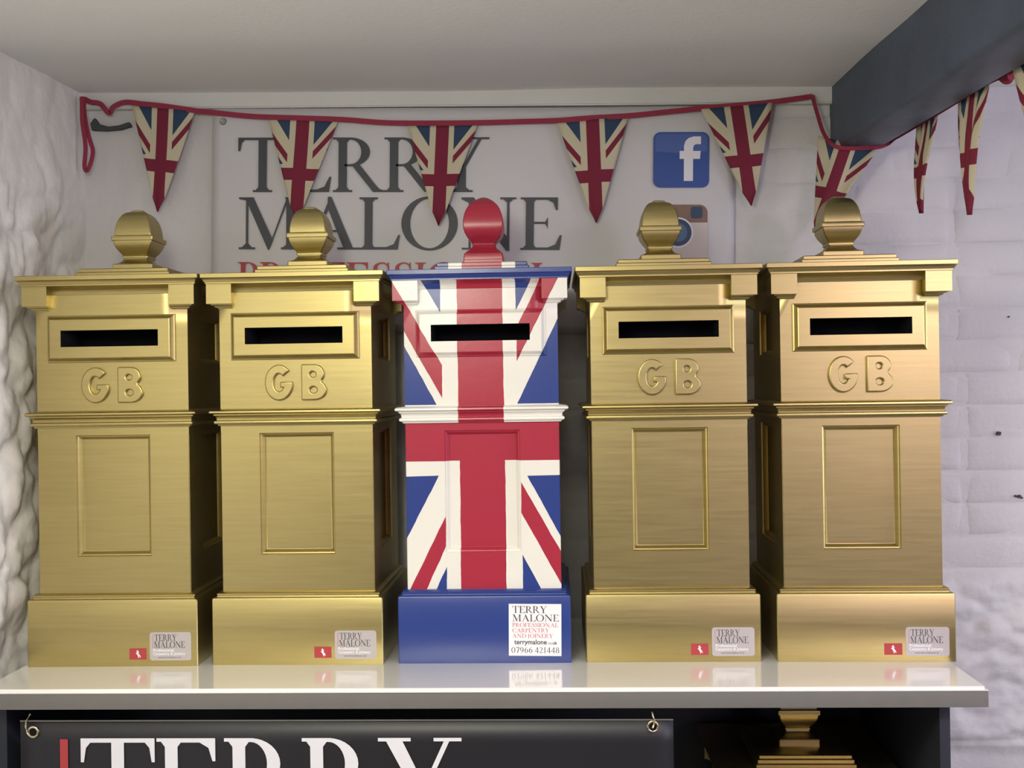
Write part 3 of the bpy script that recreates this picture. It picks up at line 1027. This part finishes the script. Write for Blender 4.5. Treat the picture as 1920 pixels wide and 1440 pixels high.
for i, (x, y, t) in enumerate(POS):
    o = gold if i == 0 else copy_tree(gold)
    place(o, x, y, t, ZSHELF)
    tag(o, GL[i], 'post box', 'gold post boxes')
ub = copy_tree(gold)
place(ub, 0.4630, 1.978, 0.0, 0.0)
tag(ub, 'gold painted wooden post box standing on the floor under the counter', 'post box', 'gold post boxes')

fb = make_box('post_box', M['flag'], RED_FINIAL, None)
place(fb, -0.1361, 1.9836, -0.0007, ZSHELF)
tag(fb, 'post box painted as a red, white and blue union flag with a red finial', 'post box')
# its square white sticker
yf = -S - 0.0164
st = flat_poly('maker_sticker', rect(-0.0485, 0.0485, -0.0478, 0.0478), M['paper'], fb, (0.0937, yf - 0.0004, 0.0612), thick=0.0004)
st.rotation_euler = (0, 0.012, 0)
st['label'] = 'square white sticker with serif lettering and a phone number'
e = -0.00012
serif_text('print', 'TERRY', 0.0128, 0.0640, (-0.0420, e, 0.0310), M['ink'], st)
serif_text('print', 'MALONE', 0.0128, 0.0860, (-0.0420, e, 0.0155), M['ink'], st)
serif_text('print', 'PROFESSIONAL', 0.0075, 0.0850, (-0.0420, e, 0.0052), M['ink_pink'], st)
serif_text('print', 'CARPENTRY', 0.0075, 0.0680, (-0.0420, e, -0.0048), M['ink_pink'], st)
serif_text('print', 'AND JOINERY', 0.0075, 0.0750, (-0.0420, e, -0.0148), M['ink_pink'], st)
mesh_from('print', TXT['site'], M['ink'], st, (-0.0385, e, -0.0265))
mesh_from('print', TXT['co'], M['ink'], st, (0.0225, e, -0.0265))
mesh_from('print', TXT['uk'], M['ink'], st, (0.0325, e, -0.0265))
serif_text('print', '07966 421448', 0.0105, 0.0890, (-0.0440, e, -0.0425), M['ink'], st)

# ------------------------------------------------------------------ banner on the wall
bn = empty('wall_banner', (-0.7573, YW - 0.016, 2.0868))
bn.rotation_euler = (0, 0.022, 0)
tag(bn, 'white vinyl banner with dark serif lettering hung on the wall', 'banner')
BWD, BHT = 1.163, 0.50


def ban(u, v):
    t = max(0.0, min(1.0, u / BWD))
    y = 0.0025 * math.sin(u * 9.0) * (0.3 + abs(v)) + 0.0015 * noise.noise(Vector((u * 6, v * 5, 2)))
    return (u, y, v)


sheet = mesh_obj('sheet', grid_mesh(steps((0, BWD, 0.02)), steps((-BHT, 0, 0.02)), ban), M['vinyl_white'], bn, 180)
sd = sheet.modifiers.new('thickness', 'SOLIDIFY')
sd.thickness = 0.0008
sd.offset = 1
PY = -0.0042
serif_text('print', 'TERRY', 0.1215, 0.560, (0.0600, PY, -0.1878), M['ink'], bn, 0.02)
serif_text('print', 'MALONE', 0.1160, 0.725, (0.0600, PY, -0.3157), M['ink'], bn, 0.02)
serif_text('print', 'PROFESSIONAL', 0.0640, 0.709, (0.0610, PY, -0.4086), M['ink_red'], bn, 0.03)
# blue rounded icon with a white letter f
ic = empty('blue_icon', (1.0460, PY, -0.1170))
ic.parent = bn
ic['label'] = 'blue rounded square icon with a white letter f'
flat_poly('icon_plate', rounded_rect(0.1225, 0.1225, 0.016), M['ink_blue'], ic)
up = [p for p in rounded_rect(0.1150, 0.1150, 0.013) if p[1] > 0.0]
flat_poly('icon_sheen', [(-0.0575, 0.019), (0.0, 0.0145), (0.0575, 0.019)] + up, M['ink_blue_light'], ic, y=-0.0001)
FP = [(0.006, -0.0465), (0.026, -0.0465), (0.026, 0.0020), (0.041, 0.0020), (0.0425, 0.0195), (0.026, 0.0195), (0.026, 0.0270), (0.028, 0.0325), (0.033, 0.0345), (0.0430, 0.0345), (0.0430, 0.0515),
      (0.0270, 0.0515), (0.0160, 0.0480), (0.0090, 0.0410), (0.006, 0.0310), (0.006, 0.0195), (-0.0035, 0.0195), (-0.0035, 0.0020), (0.006, 0.0020)]
flat_poly('icon_letter', FP, M['ink_white'], ic, y=-0.0002)
# camera icon
ig = empty('camera_icon', (1.0420, PY, -0.2770))
ig.parent = bn
ig['label'] = 'brown and cream camera icon with a blue lens'
flat_poly('icon_plate', rounded_rect(0.1250, 0.1230, 0.018), M['ink_cream'], ig)
tp = [p for p in rounded_rect(0.1250, 0.1230, 0.018) if p[1] > 0.03]
flat_poly('icon_top', [(-0.0625, 0.022), (0.0625, 0.022)] + tp, M['ink_brown'], ig, y=-0.0001)
circ = lambda r, cx=0.0, cz=0.0: [(cx + r * math.cos(i * math.pi / 18), cz + r * math.sin(i * math.pi / 18)) for i in range(36)]
flat_poly('lens_ring', circ(0.0335, -0.002, 0.0), M['ink_white'], ig, y=-0.0002)
flat_poly('lens', circ(0.0300, -0.002, 0.0), M['ink_lens'], ig, y=-0.0003)
flat_poly('lens_glass', circ(0.0205, -0.002, 0.0), M['ink_lens_mid'], ig, y=-0.0004)
flat_poly('viewfinder', [(0.0385 + p[0], 0.0440 + p[1]) for p in rounded_rect(0.026, 0.026, 0.006)], M['ink_lens'], ig, y=-0.0002)
# screw fixing the banner
bm = bmesh.new()
bmesh.ops.create_cone(bm, cap_ends=True, segments=18, radius1=0.0085, radius2=0.0062, depth=0.004, matrix=Matrix.Translation((0.0240, -0.003, -0.0290)) @ Matrix.Rotation(math.pi / 2, 4, 'X'))
scw = mesh_obj('fixing_screw', bm, M['steel'], bn, 40)
bm = bmesh.new()
bmesh.ops.create_cone(bm, cap_ends=True, segments=12, radius1=0.0030, radius2=0.0026, depth=0.002, matrix=Matrix.Translation((0.0225, -0.0058, -0.0285)) @ Matrix.Rotation(math.pi / 2, 4, 'X'))
mesh_obj('screw_recess', bm, M['foil'], scw, 40)

# ------------------------------------------------------------------ banner under the counter
kb = empty('counter_banner', (-0.9288, 1.806, 0.8895))
tag(kb, 'black vinyl banner with white serif lettering hanging below the counter edge', 'banner')
KW, KH = 1.120, 0.62
sh = mesh_obj('sheet', grid_mesh(steps((0, KW, 0.04)), steps((-KH, 0, 0.04)), lambda u, v: (u, 0.0015 * math.sin(u * 11) * (0.4 - v), v)), M['vinyl_black'], kb, 180)
sd = sh.modifiers.new('thickness', 'SOLIDIFY')
sd.thickness = 0.001
sd.offset = 1
box('hem', 0.0, KW, -0.0022, 0.0, -0.0012, 0.0004, M['edge'], kb)
serif_text('print', 'TERRY', 0.1640, 0.653, (0.1062, -0.0030, -0.1940), M['ink_white'], kb, 0.02)
flat_poly('print', rect(0.0700, 0.0840, -0.40, -0.0315), M['ink_red'], kb, y=-0.0030)
for gx, gz in ((0.0232, -0.0190), (1.0857, -0.0115)):
    ring = [(gx + 0.0085 * math.cos(a * math.pi / 12), -0.0025, gz + 0.0085 * math.sin(a * math.pi / 12)) for a in range(24)]
    ey = mesh_obj('eyelet', tube(ring, 0.0022, 8, True), M['brass'], kb, 180)
    flat_poly('eyelet_hole', [(gx + 0.0065 * math.cos(a * math.pi / 9), gz + 0.0065 * math.sin(a * math.pi / 9)) for a in range(18)], M['slot'], ey, y=-0.0022)
for gx, gz, s in ((0.0232, -0.0190, -1), (1.0857, -0.0115, 1)):
    hk = []
    for i in range(13):
        a = math.radians(-60 + 220 * i / 12)
        hk.append((gx + s * 0.0075 * math.cos(a) * 0.55 - s * 0.001 + (-0.003 if s < 0 else 0.0), -0.006 - 0.003 * math.sin(a), gz + 0.010 + 0.009 * math.sin(a)))
    if s < 0:
        path = [(gx - 0.002, -0.007, gz - 0.006), (gx - 0.008, -0.007, gz + 0.000), (gx - 0.0115, -0.006, gz + 0.010), (gx - 0.0105, -0.004, gz + 0.020), (gx - 0.006, 0.000, gz + 0.0305)]
    else:
        path = [(gx - 0.001, -0.007, gz - 0.001), (gx + 0.002, -0.007, gz + 0.006), (gx + 0.0025, -0.006, gz + 0.012), (gx + 0.001, -0.004, gz + 0.017), (gx - 0.001, 0.000, gz + 0.0235)]
    o = mesh_obj('hook', tube(path, 0.0016, 8), M['brass'], None, 180)
    o.location = kb.location
    tag(o, 'brass hook holding the black banner, at the red bar end' if s < 0 else 'brass hook holding the black banner, at the end next to the floor post box', 'hook', 'banner hooks')

# ------------------------------------------------------------------ bunting
bt = empty('bunting', (0, 0, 0))
tag(bt, 'string of union flag bunting on crimson tape strung along wall and beam', 'bunting')


def catmull(P, n=6):
    P = [Vector(p) for p in P]
    out = []
    for i in range(len(P) - 1):
        p0, p1, p2, p3 = P[max(0, i - 1)], P[i], P[i + 1], P[min(len(P) - 1, i + 2)]
        for k in range(n):
            t = k / n
            out.append(0.5 * (2 * p1 + (p2 - p0) * t + (2 * p0 - 5 * p1 + 4 * p2 - p3) * t * t + (3 * p1 - p0 - 3 * p2 + p3) * t ** 3))
    out.append(P[-1])
    return out


def ribbon(path, width, thick=0.0012, n=6):
    P = catmull(path, n)
    verts, faces = [], []
    for i, p in enumerate(P):
        t = (P[min(len(P) - 1, i + 1)] - P[max(0, i - 1)]).normalized()
        nrm = Vector((0, -1, 0)) if abs(t.y) < 0.8 else Vector((1, 0, 0))
        s = t.cross(nrm).normalized()
        nn = s.cross(t).normalized()
        for a, b in ((-1, -1), (1, -1), (1, 1), (-1, 1)):
            verts.append(tuple(p + s * (a * width / 2) + nn * (b * thick / 2)))
    for i in range(len(P) - 1):
        for k in range(4):
            l = (k + 1) % 4
            faces.append((i * 4 + k, i * 4 + l, i * 4 + 4 + l, i * 4 + 4 + k))
    faces.append((3, 2, 1, 0))
    b = (len(P) - 1) * 4
    faces.append((b, b + 1, b + 2, b + 3))
    return verts, faces


TP = [(-1.0435, 2.1120), (-1.0291, 2.1046), (-1.0073, 2.0999), (-0.9881, 2.079), (-0.9782, 2.092), (-0.9513, 2.1021), (-0.9101, 2.0974), (-0.8617, 2.0914), (-0.7893, 2.0789), (-0.7531, 2.0744),
      (-0.6689, 2.064), (-0.6088, 2.0601), (-0.4652, 2.0518), (-0.3698, 2.0424), (-0.2747, 2.0389), (-0.1562, 2.0371), (-0.0617, 2.0372), (0.0148, 2.0377), (0.0912, 2.0417), (0.1733, 2.0444),
      (0.2434, 2.0497), (0.3135, 2.055), (0.3601, 2.0585), (0.4298, 2.0626), (0.4878, 2.067), (0.5711, 2.0765)]
mesh_obj('tape', ribbon([(x, 2.350, z) for x, z in TP], 0.0115), M['tape'], bt, 40)
mesh_obj('tape', ribbon([(0.5711, 2.350, 2.0790), (0.5790, 2.335, 2.030), (0.5870, 2.315, 1.985), (0.6050, 2.300, 1.9560), (0.6450, 2.298, 1.9500), (0.6900, 2.290, 1.9490), (0.7120, 2.282, 1.9550), (0.7190, 2.264, 1.9610), (0.7210, 2.245, 1.9620)], 0.0085), M['tape'], bt, 40)
mesh_obj('tape', ribbon([(0.7210, 2.248, 1.9620), (0.7205, 2.0, 1.9510), (0.7205, 1.80, 1.9440), (0.7205, 1.70, 1.9355), (0.7215, 1.55, 1.9300), (0.7205, 1.30, 1.9150)], 0.0100), M['tape'], bt, 40)
# loose end hanging in the corner
lp = [(-1.0400, 2.330, 2.1120), (-1.0385, 2.326, 2.060), (-1.0310, 2.324, 2.000), (-1.0330, 2.322, 1.955), (-1.0260, 2.320, 1.945), (-1.0180, 2.322, 1.965), (-1.0150, 2.325, 1.990), (-1.0230, 2.328, 2.015),
      (-1.0320, 2.330, 2.050), (-1.0370, 2.332, 2.090), (-1.0350, 2.334, 2.1120)]
mesh_obj('tape_end', ribbon(lp, 0.0095), M['tape'], bt, 40)
mesh_obj('tape_knot', ribbon([(0.7230, 1.742, 1.940), (0.7260, 1.728, 1.930), (0.7250, 1.708, 1.928), (0.7230, 1.700, 1.938)], 0.014, 0.003), M['tape'], bt, 40)


def pennant(TL, TR, tip, wave=0.004, folds=1.2, seed=0, nrm=None):
    TL, TR, tip = Vector(TL), Vector(TR), Vector(tip)
    nr, ncol = 20, 14
    if nrm is None:
        nrm = (TR - TL).cross(tip - TL).normalized()
    nrm = Vector(nrm)
    verts, uv, faces = [], [], []
    for j in range(nr + 1):
        v = j / nr
        for i in range(ncol + 1):
            s = i / ncol
            p = None
            wd_ = 1 - 0.93 * v if v < 0.86 else max(0.012, (1 - v) / 0.14 * 0.20)
            uu = (2 * s - 1) * wd_
            mid = TL.lerp(TR, 0.5)
            p = mid.lerp(tip, v) + (TR - TL) * 0.5 * uu
            k = wave * (math.sin((s * folds + seed * 0.37) * 2 * math.pi) * (0.25 + v) * (1 - 0.5 * v) + 0.8 * math.sin(v * 4 + seed))
            verts.append(tuple(p + nrm * k))
            uv.append((uu, (v - 0.035) / 0.965))
    for j in range(nr):
        for i in range(ncol):
            a = j * (ncol + 1) + i
            faces.append((a, a + ncol + 1, a + ncol + 2, a + 1))
    o = mesh_obj('pennant', (verts, faces), M['pennant'], bt, 180)
    lay = o.data.uv_layers.new(name='print')
    for l in o.data.loops:
        lay.data[l.index].uv = uv[l.vertex_index]
    sd = o.modifiers.new('thickness', 'SOLIDIFY')
    sd.thickness = 0.0008
    sd.offset = 0
    return o


PEN = [((-0.9361, 2.35, 2.0945), (-0.7936, 2.35, 2.0780), (-0.8776, 2.343, 1.8543)), ((-0.6291, 2.35, 2.0600), (-0.4714, 2.35, 2.0505), (-0.5665, 2.343, 1.8311)),
       ((-0.3169, 2.35, 2.0360), (-0.1607, 2.35, 2.0340), (-0.2502, 2.343, 1.8104)), ((0.0135, 2.35, 2.0350), (0.1705, 2.35, 2.0410), (0.0970, 2.343, 1.8103)),
       ((0.3290, 2.35, 2.0540), (0.4844, 2.35, 2.0645), (0.4348, 2.343, 1.8406))]
for i, (a, b, c) in enumerate(PEN):
    pennant(a, b, c, 0.0035, 1.1, i)
pennant((0.5760, 2.325, 1.985), (0.6900, 2.292, 1.9410), (0.5600, 2.300, 1.7680), 0.007, 1.3, 6)
pennant((0.7220, 2.1465, 1.9630), (0.7220, 2.0300, 1.9560), (0.7260, 2.1230, 1.7815), 0.007, 3.3, 2, (1, 0, 0))
pennant((0.7220, 1.9230, 1.9560), (0.7220, 1.7820, 1.9480), (0.7250, 1.8926, 1.7413), 0.007, 3.2, 3, (1, 0, 0))
pennant((0.7230, 1.6800, 1.9400), (0.7230, 1.5300, 1.9300), (0.7250, 1.6150, 1.7150), 0.008, 2.2, 5, (1, 0, 0))
